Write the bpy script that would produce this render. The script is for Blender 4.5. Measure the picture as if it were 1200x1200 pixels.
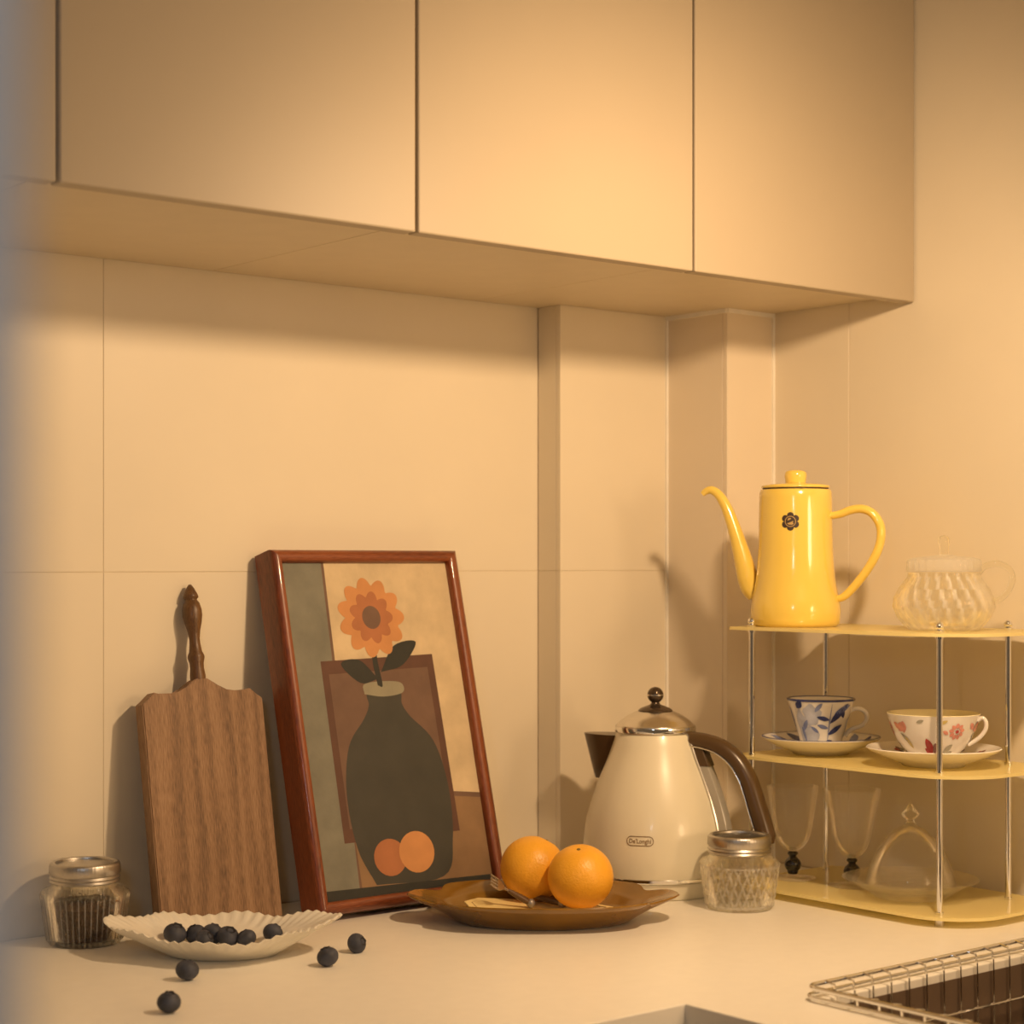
import bpy, bmesh, math, random
from mathutils import Vector, Matrix, noise

scene = bpy.context.scene
for o in list(bpy.data.objects):
    bpy.data.objects.remove(o)
C = scene.collection
random.seed(7)
PI = math.pi

# ------------------------------------------------------------------ camera
THETA = math.radians(39.45)          # heading of the view, from +Y towards +X
FPX = 2190.0                         # focal length in pixels of a 1200 px frame
HZ = 661.0                           # image row of the horizon
CAMZ = 0.40                          # above the worktop (worktop top is z = 0)
cd = bpy.data.cameras.new('camera')
cam = bpy.data.objects.new('camera', cd); C.objects.link(cam)
cam.location = (0, 0, CAMZ)
cam.rotation_euler = (PI/2, 0, -THETA)
cd.sensor_width = 36; cd.lens = FPX/1200*36
cd.shift_y = (HZ-600)/1200
cd.clip_start = 0.02
cd.dof.use_dof = True; cd.dof.focus_distance = 2.06; cd.dof.aperture_fstop = 6.0
scene.camera = cam

# ------------------------------------------------------------------ world, lights, exposure
w = bpy.data.worlds.new('world'); scene.world = w; w.use_nodes = True
w.node_tree.nodes['Background'].inputs[0].default_value = (1.0, 0.66, 0.37, 1)
w.node_tree.nodes['Background'].inputs[1].default_value = 0.12
def point(name, loc, power, col, rad):
    l = bpy.data.lights.new(name, 'POINT'); l.energy = power; l.color = col; l.shadow_soft_size = rad
    o = bpy.data.objects.new(name, l); C.objects.link(o); o.location = loc
    return o
def spot(name, loc, target, power, col, rad, size, blend):
    l = bpy.data.lights.new(name, 'SPOT'); l.energy = power; l.color = col; l.shadow_soft_size = rad
    l.spot_size = math.radians(size); l.spot_blend = blend
    o = bpy.data.objects.new(name, l); C.objects.link(o); o.location = loc
    o.rotation_euler = (Vector(target)-Vector(loc)).to_track_quat('-Z', 'Y').to_euler()
    return o
spot('warm_lamp', (1.34, 0.92, 0.825), (1.44, 1.70, 0.26), 27, (1.0, 0.68, 0.385), 0.028, 156, 1.0)
point('fill_light', (1.55, -0.70, 0.56), 27, (1.0, 0.66, 0.36), 0.20)  # added fill to lift the shadows; no such lamp is known
point('jamb_fill_light', (-0.25, 0.10, 0.75), 7.0, (0.78, 0.88, 1.0), 0.10)  # added cool light just to brighten the jamb, no known source
vs = scene.view_settings
vs.view_transform = 'Standard'; vs.look = 'None'; vs.gamma = 1; vs.exposure = 0.0
vs.use_curve_mapping = False
scene.cycles.transparent_max_bounces = 32
scene.cycles.transmission_bounces = 16
scene.cycles.max_bounces = 20

# ------------------------------------------------------------------ helpers
def S(c):                             # sRGB 0-255 -> linear rgba
    f = lambda v: (v/255/12.92) if v/255 <= .04045 else ((v/255+.055)/1.055)**2.4
    return (f(c[0]), f(c[1]), f(c[2]), 1)

def pos(px, D, z=0.0):                # a point seen in column px at depth D
    u = (px-600)/FPX
    return (D*(math.sin(THETA)+u*math.cos(THETA)), D*(math.cos(THETA)-u*math.sin(THETA)), z)

def mat(name, col, rough=.5, metal=0, var=.04, scale=30, bump=0, bscale=200, coat=0, spec=.5, sss=0, trans=0):
    m = bpy.data.materials.new(name); m.use_nodes = True
    nt = m.node_tree; b = nt.nodes['Principled BSDF']
    col = tuple(col)[:3]
    tc = nt.nodes.new('ShaderNodeTexCoord')
    n = nt.nodes.new('ShaderNodeTexNoise'); n.inputs['Scale'].default_value = scale; n.inputs['Detail'].default_value = 4
    nt.links.new(tc.outputs['Object'], n.inputs['Vector'])
    r = nt.nodes.new('ShaderNodeValToRGB')
    r.color_ramp.elements[0].position = .3; r.color_ramp.elements[1].position = .7
    r.color_ramp.elements[0].color = tuple(max(0, c*(1-var)) for c in col)+(1,)
    r.color_ramp.elements[1].color = tuple(min(1, c*(1+var)) for c in col)+(1,)
    nt.links.new(n.outputs['Fac'], r.inputs['Fac'])
    nt.links.new(r.outputs['Color'], b.inputs['Base Color'])
    b.inputs['Roughness'].default_value = rough; b.inputs['Metallic'].default_value = metal
    b.inputs['Specular IOR Level'].default_value = spec
    if coat:
        b.inputs['Coat Weight'].default_value = coat; b.inputs['Coat Roughness'].default_value = .06
    if sss:
        b.inputs['Subsurface Weight'].default_value = sss; b.inputs['Subsurface Radius'].default_value = (.01, .005, .002)
    if trans:
        b.inputs['Transmission Weight'].default_value = trans
    if bump:
        n2 = nt.nodes.new('ShaderNodeTexNoise'); n2.inputs['Scale'].default_value = bscale
        nt.links.new(tc.outputs['Object'], n2.inputs['Vector'])
        bp = nt.nodes.new('ShaderNodeBump'); bp.inputs['Strength'].default_value = bump; bp.inputs['Distance'].default_value = .001
        nt.links.new(n2.outputs['Fac'], bp.inputs['Height']); nt.links.new(bp.outputs['Normal'], b.inputs['Normal'])
    return m

def wood(name, dark, mid, light, sc=1.0, rough=.5, axis='Z', coat=0):
    m = bpy.data.materials.new(name); m.use_nodes = True
    nt = m.node_tree; b = nt.nodes['Principled BSDF']
    tc = nt.nodes.new('ShaderNodeTexCoord'); mp = nt.nodes.new('ShaderNodeMapping')
    st = {'X': (.09, 1, 1), 'Z': (1, 1, .09)}[axis]
    mp.inputs['Scale'].default_value = tuple(s*sc for s in st)
    nt.links.new(tc.outputs['Object'], mp.inputs['Vector'])
    wv = nt.nodes.new('ShaderNodeTexWave'); wv.wave_type = 'BANDS'; wv.bands_direction = 'X' if axis == 'Z' else 'Z'
    wv.inputs['Scale'].default_value = 13; wv.inputs['Distortion'].default_value = 10; wv.inputs['Detail'].default_value = 3
    wv.inputs['Detail Scale'].default_value = 1.6
    nt.links.new(mp.outputs['Vector'], wv.inputs['Vector'])
    n = nt.nodes.new('ShaderNodeTexNoise'); n.inputs['Scale'].default_value = 900; n.inputs['Detail'].default_value = 5
    nt.links.new(mp.outputs['Vector'], n.inputs['Vector'])
    n2 = nt.nodes.new('ShaderNodeTexNoise'); n2.inputs['Scale'].default_value = 40; n2.inputs['Detail'].default_value = 3
    nt.links.new(mp.outputs['Vector'], n2.inputs['Vector'])
    mx = nt.nodes.new('ShaderNodeMix'); mx.data_type = 'FLOAT'; mx.inputs[0].default_value = .84
    nt.links.new(wv.outputs['Fac'], mx.inputs[2]); nt.links.new(n.outputs['Fac'], mx.inputs[3])
    mx2 = nt.nodes.new('ShaderNodeMix'); mx2.data_type = 'FLOAT'; mx2.inputs[0].default_value = .25
    nt.links.new(mx.outputs[0], mx2.inputs[2]); nt.links.new(n2.outputs['Fac'], mx2.inputs[3])
    r = nt.nodes.new('ShaderNodeValToRGB'); e = r.color_ramp.elements
    e[0].position = .28; e[0].color = dark; e[1].position = .72; e[1].color = light
    k = e.new(.5); k.color = mid
    nt.links.new(mx2.outputs[0], r.inputs['Fac']); nt.links.new(r.outputs['Color'], b.inputs['Base Color'])
    b.inputs['Roughness'].default_value = rough; b.inputs['Coat Weight'].default_value = coat
    bp = nt.nodes.new('ShaderNodeBump'); bp.inputs['Strength'].default_value = .15; bp.inputs['Distance'].default_value = .0006
    nt.links.new(mx2.outputs[0], bp.inputs['Height']); nt.links.new(bp.outputs['Normal'], b.inputs['Normal'])
    return m

def glass(name, tint=(1, 1, 1), refr=.45, rough=.02, bump=0, edge=.5, frost_sparkle=.05):
    m = bpy.data.materials.new(name); m.use_nodes = True
    nt = m.node_tree; nt.nodes.remove(nt.nodes['Principled BSDF']); out = nt.nodes['Material Output']
    t = nt.nodes.new('ShaderNodeBsdfTransparent'); t.inputs[0].default_value = tint+(1,)
    g = nt.nodes.new('ShaderNodeBsdfGlass'); g.inputs['IOR'].default_value = 1.28; g.inputs['Roughness'].default_value = rough; g.inputs[0].default_value = tint+(1,)
    gl = nt.nodes.new('ShaderNodeBsdfGlossy'); gl.inputs['Roughness'].default_value = max(.04, rough); gl.inputs[0].default_value = (1, 1, 1, 1)
    lw = nt.nodes.new('ShaderNodeLayerWeight'); lw.inputs['Blend'].default_value = edge*.5
    tc = nt.nodes.new('ShaderNodeTexCoord'); n = nt.nodes.new('ShaderNodeTexNoise'); n.inputs['Scale'].default_value = 260
    nt.links.new(tc.outputs['Object'], n.inputs['Vector'])
    bp = nt.nodes.new('ShaderNodeBump'); bp.inputs['Strength'].default_value = bump; bp.inputs['Distance'].default_value = .002
    nt.links.new(n.outputs['Fac'], bp.inputs['Height'])
    for q in (g, gl): nt.links.new(bp.outputs['Normal'], q.inputs['Normal'])
    m1 = nt.nodes.new('ShaderNodeMixShader'); m1.inputs[0].default_value = refr
    nt.links.new(t.outputs[0], m1.inputs[1]); nt.links.new(g.outputs[0], m1.inputs[2])
    m2 = nt.nodes.new('ShaderNodeMixShader')
    mu = nt.nodes.new('ShaderNodeMath'); mu.operation = 'MULTIPLY'; mu.inputs[1].default_value = .5; nt.links.new(lw.outputs['Fresnel'], mu.inputs[0]); nt.links.new(mu.outputs[0], m2.inputs[0]); nt.links.new(m1.outputs[0], m2.inputs[1]); nt.links.new(gl.outputs[0], m2.inputs[2])
    df = nt.nodes.new('ShaderNodeBsdfDiffuse'); df.inputs[0].default_value = (.95, .93, .88, 1); nt.links.new(bp.outputs['Normal'], df.inputs['Normal'])
    m3 = nt.nodes.new('ShaderNodeMixShader'); m3.inputs[0].default_value = frost_sparkle  # white share: goblet frosting, and sparkle put into the glass colour
    nt.links.new(m2.outputs[0], m3.inputs[1]); nt.links.new(df.outputs[0], m3.inputs[2])
    nt.links.new(bp.outputs['Normal'], lw.inputs['Normal'])
    nt.links.new(m3.outputs[0], out.inputs['Surface'])
    return m

def acrylic(name, col, tr=.35, rough=.25):
    m = mat(name, col, rough=rough, var=.02)
    nt = m.node_tree; b = nt.nodes['Principled BSDF']; out = nt.nodes['Material Output']
    t = nt.nodes.new('ShaderNodeBsdfTranslucent'); t.inputs[0].default_value = tuple(col)[:3]+(1,)
    mx = nt.nodes.new('ShaderNodeMixShader'); mx.inputs[0].default_value = tr
    nt.links.new(b.outputs[0], mx.inputs[1]); nt.links.new(t.outputs[0], mx.inputs[2]); nt.links.new(mx.outputs[0], out.inputs['Surface'])
    return m

def finish(name, bm, m, parent=None, smooth=True, angle=35):
    me = bpy.data.meshes.new(name)
    bmesh.ops.recalc_face_normals(bm, faces=bm.faces)
    bm.to_mesh(me); bm.free()
    for mm in (m if isinstance(m, (list, tuple)) else [m]): me.materials.append(mm)
    if smooth:
        for p in me.polygons: p.use_smooth = True
        me.set_sharp_from_angle(angle=math.radians(angle))
    o = bpy.data.objects.new(name, me); C.objects.link(o)
    if parent: o.parent = parent
    return o

def tag(o, label, cat, group=None):
    o['label'] = label; o['category'] = cat
    if group: o['group'] = group
    return o
def thing(name, label, cat, loc=(0, 0, 0), rz=0.0, group=None, rx=0.0):
    o = bpy.data.objects.new(name, None); C.objects.link(o); o.empty_display_size = .02
    o.location = loc; o.rotation_euler = (rx, 0, rz)
    return tag(o, label, cat, group)
def struct(o):
    o['kind'] = 'structure'; return o

def bx(bm, x0, x1, y0, y1, z0, z1, bev=0, seg=2):
    vs_ = [bm.verts.new(p) for p in ((x0, y0, z0), (x1, y0, z0), (x1, y1, z0), (x0, y1, z0), (x0, y0, z1), (x1, y0, z1), (x1, y1, z1), (x0, y1, z1))]
    fs = [bm.faces.new([vs_[i] for i in q]) for q in ((3, 2, 1, 0), (4, 5, 6, 7), (0, 1, 5, 4), (1, 2, 6, 5), (2, 3, 7, 6), (3, 0, 4, 7))]
    if bev:
        es = set(e for f in fs for e in f.edges)
        bmesh.ops.bevel(bm, geom=list(es), offset=bev, segments=seg, affect='EDGES', profile=.5)
def box(name, b, m, parent=None, bev=0, seg=2):
    bm = bmesh.new(); bx(bm, *b, bev=bev, seg=seg); return finish(name, bm, m, parent, smooth=False)

def lathe_bm(bm, prof, seg=48, fn=None, mi=0, closed=False):
    rings = []
    for i, (r, z) in enumerate(prof):
        if r < 1e-6 and fn is None:
            rings.append([bm.verts.new((0, 0, z))]); continue
        ring = []
        for k in range(seg):
            a = 2*PI*k/seg
            p = fn(a, r, z, i) if fn else (r*math.cos(a), r*math.sin(a), z)
            ring.append(bm.verts.new(p))
        rings.append(ring)
    pairs = list(zip(rings, rings[1:]))
    if closed: pairs.append((rings[-1], rings[0]))
    for A, B in pairs:
        for k in range(seg):
            k2 = (k+1) % seg
            if len(A) == 1 and len(B) == 1: continue
            if len(A) == 1: f = bm.faces.new((A[0], B[k2], B[k]))
            elif len(B) == 1: f = bm.faces.new((A[k], A[k2], B[0]))
            else: f = bm.faces.new((A[k], A[k2], B[k2], B[k]))
            f.material_index = mi
    return rings
def lathe(name, prof, m, parent=None, seg=48, fn=None, closed=False, angle=35):
    bm = bmesh.new(); lathe_bm(bm, prof, seg, fn, closed=closed)
    return finish(name, bm, m, parent, angle=angle)

def lathe2(name, prof, mats, parent, seg, fn, pick, angle=60):   # pick(angle, radius, z) -> material index of a face
    bm = bmesh.new(); lathe_bm(bm, prof, seg, fn)
    for f in bm.faces:
        c = f.calc_center_median(); f.material_index = pick(math.atan2(c.y, c.x), math.hypot(c.x, c.y), c.z)
    return finish(name, bm, mats, parent, angle=angle)

def catmull(P, n=6):
    P = [Vector(p) for p in P]; out = []
    for i in range(len(P)-1):
        p0 = P[i-1] if i else P[0]*2-P[1]; p1, p2 = P[i], P[i+1]
        p3 = P[i+2] if i+2 < len(P) else P[-1]*2-P[-2]
        for k in range(n):
            t = k/n
            out.append(.5*((2*p1)+(-p0+p2)*t+(2*p0-5*p1+4*p2-p3)*t*t+(-p0+3*p1-3*p2+p3)*t**3))
    out.append(P[-1]); return out
def interp(vals, n):                  # values per control point -> values per catmull sample
    out = []
    for a, b in zip(vals, vals[1:]):
        out += [a+(b-a)*k/n for k in range(n)]
    return out+[vals[-1]]
def tube_bm(bm, P, R, seg=12, flat=1.0, ref=(0, 1, 0), caps=True, closed=False):
    P = [Vector(p) for p in P]; n = len(P)
    R = R if isinstance(R, (list, tuple)) else [R]*n
    rings = []; ref = Vector(ref)
    for i in range(n):
        if closed: t = P[(i+1) % n]-P[i-1]
        else: t = P[min(i+1, n-1)]-P[max(i-1, 0)]
        t.normalize()
        b = ref-t*ref.dot(t)
        if b.length < 1e-4: b = Vector((1, 0, 0))-t*t.x
        b.normalize(); a = t.cross(b)
        rings.append([bm.verts.new(P[i]+R[i]*(math.cos(2*PI*k/seg)*a+math.sin(2*PI*k/seg)*b*flat)) for k in range(seg)])
    pr = list(zip(rings, rings[1:]))
    if closed: pr.append((rings[-1], rings[0]))
    for A, B in pr:
        for k in range(seg):
            bm.faces.new((A[k], A[(k+1) % seg], B[(k+1) % seg], B[k]))
    if caps and not closed:
        bm.faces.new(rings[0]); bm.faces.new(rings[-1])
def tube(name, P, R, m, parent=None, seg=12, flat=1.0, ref=(0, 1, 0), closed=False, angle=40):
    bm = bmesh.new(); tube_bm(bm, P, R, seg, flat, ref, closed=closed); return finish(name, bm, m, parent, angle=angle)

def rad_at(prof):
    ps = sorted(((z, r) for r, z in prof))
    def f(z):
        if z <= ps[0][0]: return ps[0][1]
        for (z0, r0), (z1, r1) in zip(ps, ps[1:]):
            if z <= z1: return r0+(r1-r0)*(z-z0)/max(1e-9, z1-z0)
        return ps[-1][1]
    return f
def wrapper(R, a0, z0, off=.0004):    # flat (x, y) -> surface of revolution; a0 = angle from the -Y side, positive to +X
    Rm = R(z0)
    def f(x, y):
        a = a0+x/Rm; r = R(z0+y)+off
        return (r*math.sin(a), -r*math.cos(a), z0+y)
    return f
def disc2(bm, f, cx, cy, r, mi=0, n=20, ry=None, rings=3, r0=0, shape=None):
    ry = ry or r
    last = None
    for j in range(rings+1):
        s = r0/r+(1-r0/r)*j/rings
        if s == 0:
            ring = [bm.verts.new(f(cx, cy))]
        else:
            ring = []
            for k in range(n):
                a = 2*PI*k/n; q = s*(shape(a) if shape else 1)
                ring.append(bm.verts.new(f(cx+r*q*math.cos(a), cy+ry*q*math.sin(a))))
        if last:
            for k in range(n):
                k2 = (k+1) % n
                fc = bm.faces.new((last[0], ring[k], ring[k2])) if len(last) == 1 else bm.faces.new((last[k], ring[k], ring[k2], last[k2]))
                fc.material_index = mi
        last = ring
def leaf2(bm, f, p, q, wd, mi=0, n=8, bend=0.0, tip=1.0):
    p, q = Vector(p), Vector(q); d = q-p; nn = Vector((-d.y, d.x))/max(d.length, 1e-9)
    rows = []
    for i in range(n+1):
        t = i/n; c = p+d*t+nn*bend*4*t*(1-t)
        h = wd*(math.sin(PI*min(1, t**tip))**.8 if 0 < t < 1 else 0)+.00008
        rows.append([bm.verts.new(f(*(c+nn*h*s))) for s in (-1, -.33, .33, 1)])
    for A, B in zip(rows, rows[1:]):
        for k in range(3):
            fc = bm.faces.new((A[k], A[k+1], B[k+1], B[k])); fc.material_index = mi

# ------------------------------------------------------------------ materials
M = {}
M['tile'] = mat('tile_glaze', (.80, .715, .56), rough=.42, var=.02, scale=6, spec=.35)
M['grout'] = mat('grout', (.70, .60, .45), rough=.9)
M['pillar'] = mat('pillar_tile', (.80, .70, .55), rough=.4, var=.02, scale=6, spec=.35)
M['caulk'] = mat('white_caulk', (.90, .86, .78), rough=.6)
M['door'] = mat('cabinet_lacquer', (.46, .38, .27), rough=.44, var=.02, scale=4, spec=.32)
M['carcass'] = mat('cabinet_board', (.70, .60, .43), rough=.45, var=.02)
M['top'] = mat('worktop_stone', (.93, .89, .80), rough=.35, var=.015, scale=60, spec=.4)
M['floor'] = mat('floor_tile', (.45, .38, .30), rough=.5)
M['ceiling'] = mat('ceiling_paint', (.75, .70, .60), rough=.9)
M['jamb'] = mat('blue_grey_paint', (.40, .44, .48), rough=.6)
M['steel'] = mat('steel', (.70, .67, .62), rough=.26, metal=1, var=.02)
M['chrome'] = mat('chrome', (.85, .84, .82), rough=.07, metal=1, var=.01)
M['sink'] = mat('dark_sink', (.17, .115, .075), rough=.4, metal=.2)
M['lidmetal'] = mat('zinc_lid', (.52, .49, .45), rough=.36, metal=1, var=.05)
M['lidtop'] = mat('lid_disc', (.20, .19, .18), rough=.4, metal=1)
M['walnut'] = wood('walnut', S((76, 54, 38)), S((138, 105, 75)), S((168, 134, 102)), 1.0, .55)
M['turned'] = wood('turned_walnut', S((62, 40, 20)), S((98, 68, 38)), S((124, 90, 54)), 1.2, .42, coat=.1)
M['mahogany'] = wood('mahogany', S((76, 33, 15)), S((126, 63, 31)), S((150, 84, 46)), 1.0, .40, coat=.3)
M['mahoganyx'] = wood('mahogany_x', S((76, 33, 15)), S((126, 63, 31)), S((150, 84, 46)), 1.0, .40, axis='X', coat=.3)
M['cream'] = mat('cream_enamel', (.80, .735, .56), rough=.30, var=.01, coat=.25)
M['brownplastic'] = mat('brown_plastic', (.085, .048, .020), rough=.28)
M['knobmetal'] = mat('bronze_knob', (.10, .07, .045), rough=.2, metal=.6)
M['black'] = mat('black', (.012, .010, .009), rough=.3)
M['logo'] = mat('logo_bronze', (.30, .20, .10), rough=.4, metal=.3)
M['window'] = acrylic('gauge_plastic', (.62, .58, .50), .4, .15)
M['yellow'] = mat('yellow_enamel', (.92, .67, .13), rough=.16, var=.015, coat=.7)
M['emblem'] = mat('emblem_brown', (.05, .030, .022), rough=.5)
M['emblem2'] = mat('emblem_tan', (.55, .36, .12), rough=.5)
M['shelf'] = acrylic('yellow_acrylic', (1.0, .89, .48), .40, .22)
M['glass'] = glass('clear_glass', (.985, .98, .96), .12, .01, .05, .35, .045)
M['pressed'] = glass('pressed_glass', (.985, .98, .95), .30, .01, .15, .5, .012)
M['ridge'] = glass('pressed_glass_glint', (.97, .96, .93), .30, .05, .15, .6, .20)  # whiter copy for relief crests, sparkle put into the colour
M['dishglass'] = glass('dish_glass', (.985, .975, .94), .30, .02, .2, .5, .045)
M['bead'] = mat('black_glass', (.008, .006, .008), rough=.06, coat=.5)
M['china'] = mat('white_china', (.86, .82, .76), rough=.15, var=.01, coat=.4)
M['chinablue'] = mat('blue_wash', (.52, .55, .66), rough=.2, var=.22, scale=60)
M['navy'] = mat('navy_glaze', (.045, .06, .20), rough=.2, var=.3, scale=80)
M['midblue'] = mat('mid_blue_glaze', (.20, .25, .48), rough=.2, var=.2, scale=80)
M['red'] = mat('red_glaze', (.42, .05, .05), rough=.2, var=.3, scale=90)
M['pink'] = mat('pink_glaze', (.72, .30, .24), rough=.2, var=.25, scale=90)
M['mauve'] = mat('mauve_glaze', (.24, .12, .11), rough=.2, var=.3, scale=80)
M['sage'] = mat('sage_glaze', (.42, .40, .32), rough=.2, var=.25, scale=80)
M['ivory'] = mat('ivory_inside', (.88, .80, .52), rough=.15, coat=.4)
M['shell'] = mat('white_shell_glaze', (.84, .80, .70), rough=.28, var=.015)
M['amber'] = mat('amber_glaze', (.22, .108, .010), rough=.16, var=.25, scale=14, coat=.35)
M['orange'] = mat('orange_peel', (.92, .45, .035), rough=.38, var=.06, scale=25, bump=.45, bscale=420)
M['stem'] = mat('stem_scar', (.20, .14, .03), rough=.8)
M['card'] = mat('yellow_card', (.86, .68, .30), rough=.6)
M['cardline'] = mat('card_line', (.30, .18, .05), rough=.6)
M['cutlery'] = mat('dark_cutlery', (.42, .36, .30), rough=.25, metal=.9)
M['horn'] = mat('horn_handle', (.12, .065, .03), rough=.3, var=.3, scale=50)
M['grey_end'] = mat('pewter_end', (.30, .27, .24), rough=.4, metal=.5)
M['berry'] = mat('blueberry_skin', (.045, .050, .072), rough=.6, var=.5, scale=70)
M['calyx'] = mat('berry_calyx', (.016, .014, .018), rough=.8)
M['tea'] = mat('dried_tea', (.065, .033, .014), rough=.85, var=.6, scale=300)
M['tea2'] = mat('dried_tea_light', (.26, .14, .055), rough=.85, var=.5, scale=300)

# ------------------------------------------------------------------ the room
YW, XR = 1.874, 1.867                # back wall, right wall
CABZ, DOORY, DOORZ = 0.736, 1.478, 0.726
struct(box('floor', (-1.2, XR, -1.6, YW, -.92, -.90), M['floor']))
struct(box('ceiling', (-1.2, XR, -1.6, YW, 1.56, 1.60), M['ceiling']))
wb = struct(box('wall_back', (-1.2, XR+.1, YW+.0007, YW+.10, -.90, 1.56), M['grout']))
def tile(parent, b, m='tile'):
    return box('tile', b, M[m], parent, bev=.0004, seg=1)
g = .0004
GZ = .391
for x0, x1 in ((-.926, -.298), (-.298, .332), (.332, .9596), (.9596, 1.586)):
    for z0, z1 in ((0.0, GZ), (GZ, .990)):
        tile(wb, (x0+g, x1-g, YW-.0, YW+.008, z0+g, z1-g))
wr = struct(box('wall_right', (XR+.0007, XR+.10, -1.6, YW, -.90, 1.56), M['grout']))
for y0, y1 in ((1.585, 1.80), (.96, 1.585), (.335, .96), (-.29, .335)):
    tile(wr, (XR, XR+.008, y0+g, y1-g, .001, 1.555))
P1X, P1Y, P2X, P2Y = 1.586, 1.829, 1.778, 1.716
p1 = struct(box('wall_pillar', (P1X+.0008, P2X+.02, P1Y+.0008, YW, 0.0, CABZ), M['grout']))
for z0, z1 in ((0, GZ), (GZ, CABZ)):
    tile(p1, (P1X, P2X, P1Y, P1Y+.008, z0+g, z1-g*.2))
    tile(p1, (P1X, P1X+.008, P1Y+.0085, YW-.001, z0+g, z1-g*.2))
p2 = struct(box('wall_pillar', (P2X+.0008, XR, P2Y+.0008, YW, 0.0, CABZ), M['pillar']))
tile(p2, (P2X, XR-.001, P2Y, P2Y+.008, g, CABZ), 'pillar')
tile(p2, (P2X, P2X+.008, P2Y+.0085, P1Y-.0005, g, CABZ), 'pillar')
for b in ((P2X-.0035, P2X, P1Y-.003, P1Y, 0, CABZ), (XR-.0035, XR, P2Y-.003, P2Y, 0, CABZ),
          (P2X, XR, P2Y-.0025, P2Y, CABZ-.0055, CABZ), (P2X-.0025, P2X, P2Y, P1Y, CABZ-.0055, CABZ)):
    box('caulk_line', b, M['caulk'], p2)

# foreground door jamb, out of focus at the left edge of the view
JU = (600-30)/FPX                      # the jamb's edge runs along this view ray
jb = box('trim_1', (-.12, 0, .19, .22, -1.30, 1.16), M['jamb'], bev=.002)
jb.location = (0, 0, .40); jb.rotation_euler = (0, 0, -THETA+math.atan(JU)); struct(jb)

# ------------------------------------------------------------------ worktop, base cabinets, sink
CX, CY, TH = 1.202, 1.2126, .032
HX0, HX1, HY0, HY1 = 1.3045, 1.70, .62, 1.1435
def worktop():
    xs = [-1.0, CX, HX0, HX1, XR-.001]; ys = [-.3, HY0, HY1, CY, YW-.001]
    def solid(i, j):
        xc, yc = (xs[i]+xs[i+1])/2, (ys[j]+ys[j+1])/2
        if xc < CX and yc < CY: return False
        if HX0 < xc < HX1 and HY0 < yc < HY1: return False
        return True
    bm = bmesh.new(); V = {}
    def v(i, j, k):
        if (i, j, k) not in V: V[(i, j, k)] = bm.verts.new((xs[i], ys[j], 0 if k else -TH))
        return V[(i, j, k)]
    nx, ny = len(xs)-1, len(ys)-1
    for i in range(nx):
        for j in range(ny):
            if not solid(i, j): continue
            for k in (0, 1): bm.faces.new([v(i, j, k), v(i+1, j, k), v(i+1, j+1, k), v(i, j+1, k)])
            for (di, dj, a, b) in ((-1, 0, (i, j), (i, j+1)), (1, 0, (i+1, j), (i+1, j+1)), (0, -1, (i, j), (i+1, j)), (0, 1, (i, j+1), (i+1, j+1))):
                ii, jj = i+di, j+dj
                if not (0 <= ii < nx and 0 <= jj < ny) or not solid(ii, jj):
                    bm.faces.new([v(*a, 0), v(*b, 0), v(*b, 1), v(*a, 1)])
    o = finish('worktop', bm, M['top'], smooth=False)
    md = o.modifiers.new('bevel', 'BEVEL'); md.width = .0012; md.segments = 2; md.limit_method = 'ANGLE'
    return tag(o, 'pale L-shaped kitchen worktop running along both walls', 'worktop')
worktop()
def cabinet(name, label, b, doors, face):
    t = thing(name, label, 'cabinet', (b[0], b[2], b[4]))
    body = box('body', (0, b[1]-b[0], 0, b[3]-b[2], 0, b[5]-b[4]), M['carcass'], t, bev=.001)
    for a0, a1, z0, z1 in doors:
        if face == 'y': box('door', (a0, a1, -.0185, -.0005, z0, z1), M['door'], t, bev=.0018)
        else: box('door', (-.0185, -.0005, a0, a1, z0, z1), M['door'], t, bev=.0018)
    return t
cabinet('base_cabinet', 'base cabinet below the worktop along the tiled back wall', (-.4, CX-.001, CY+.03, YW-.002, -.899, -TH-.001), [(.002+.4*k, .4*k+.398, .1, .86) for k in range(4)], 'y')
cabinet('base_cabinet', 'base cabinet below the sink along the right wall', (CX+.03, XR-.002, -.3, CY+.02, -.899, -.30), [(.002+.45*k, .45*k+.448, .1, .59) for k in range(3)], 'x')
def wallcab(x0, x1, label):
    t = thing('wall_cabinet', label, 'cabinet', (x0, DOORY, CABZ), 0, 'flat fronted wall cabinets')
    wd = x1-x0
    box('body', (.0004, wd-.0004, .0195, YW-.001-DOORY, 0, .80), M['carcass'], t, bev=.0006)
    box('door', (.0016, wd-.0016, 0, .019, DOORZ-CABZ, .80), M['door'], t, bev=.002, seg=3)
wallcab(.334, .7145, 'flat beige wall cabinet cut off at the left edge of the photo')
wallcab(.7145, 1.0955, 'flat beige wall cabinet above the leaning cutting board')
wallcab(1.0955, 1.479, 'flat beige wall cabinet second from the right wall')
wallcab(1.479, XR-.0005, 'flat beige wall cabinet touching the right wall above the yellow pot')

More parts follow.
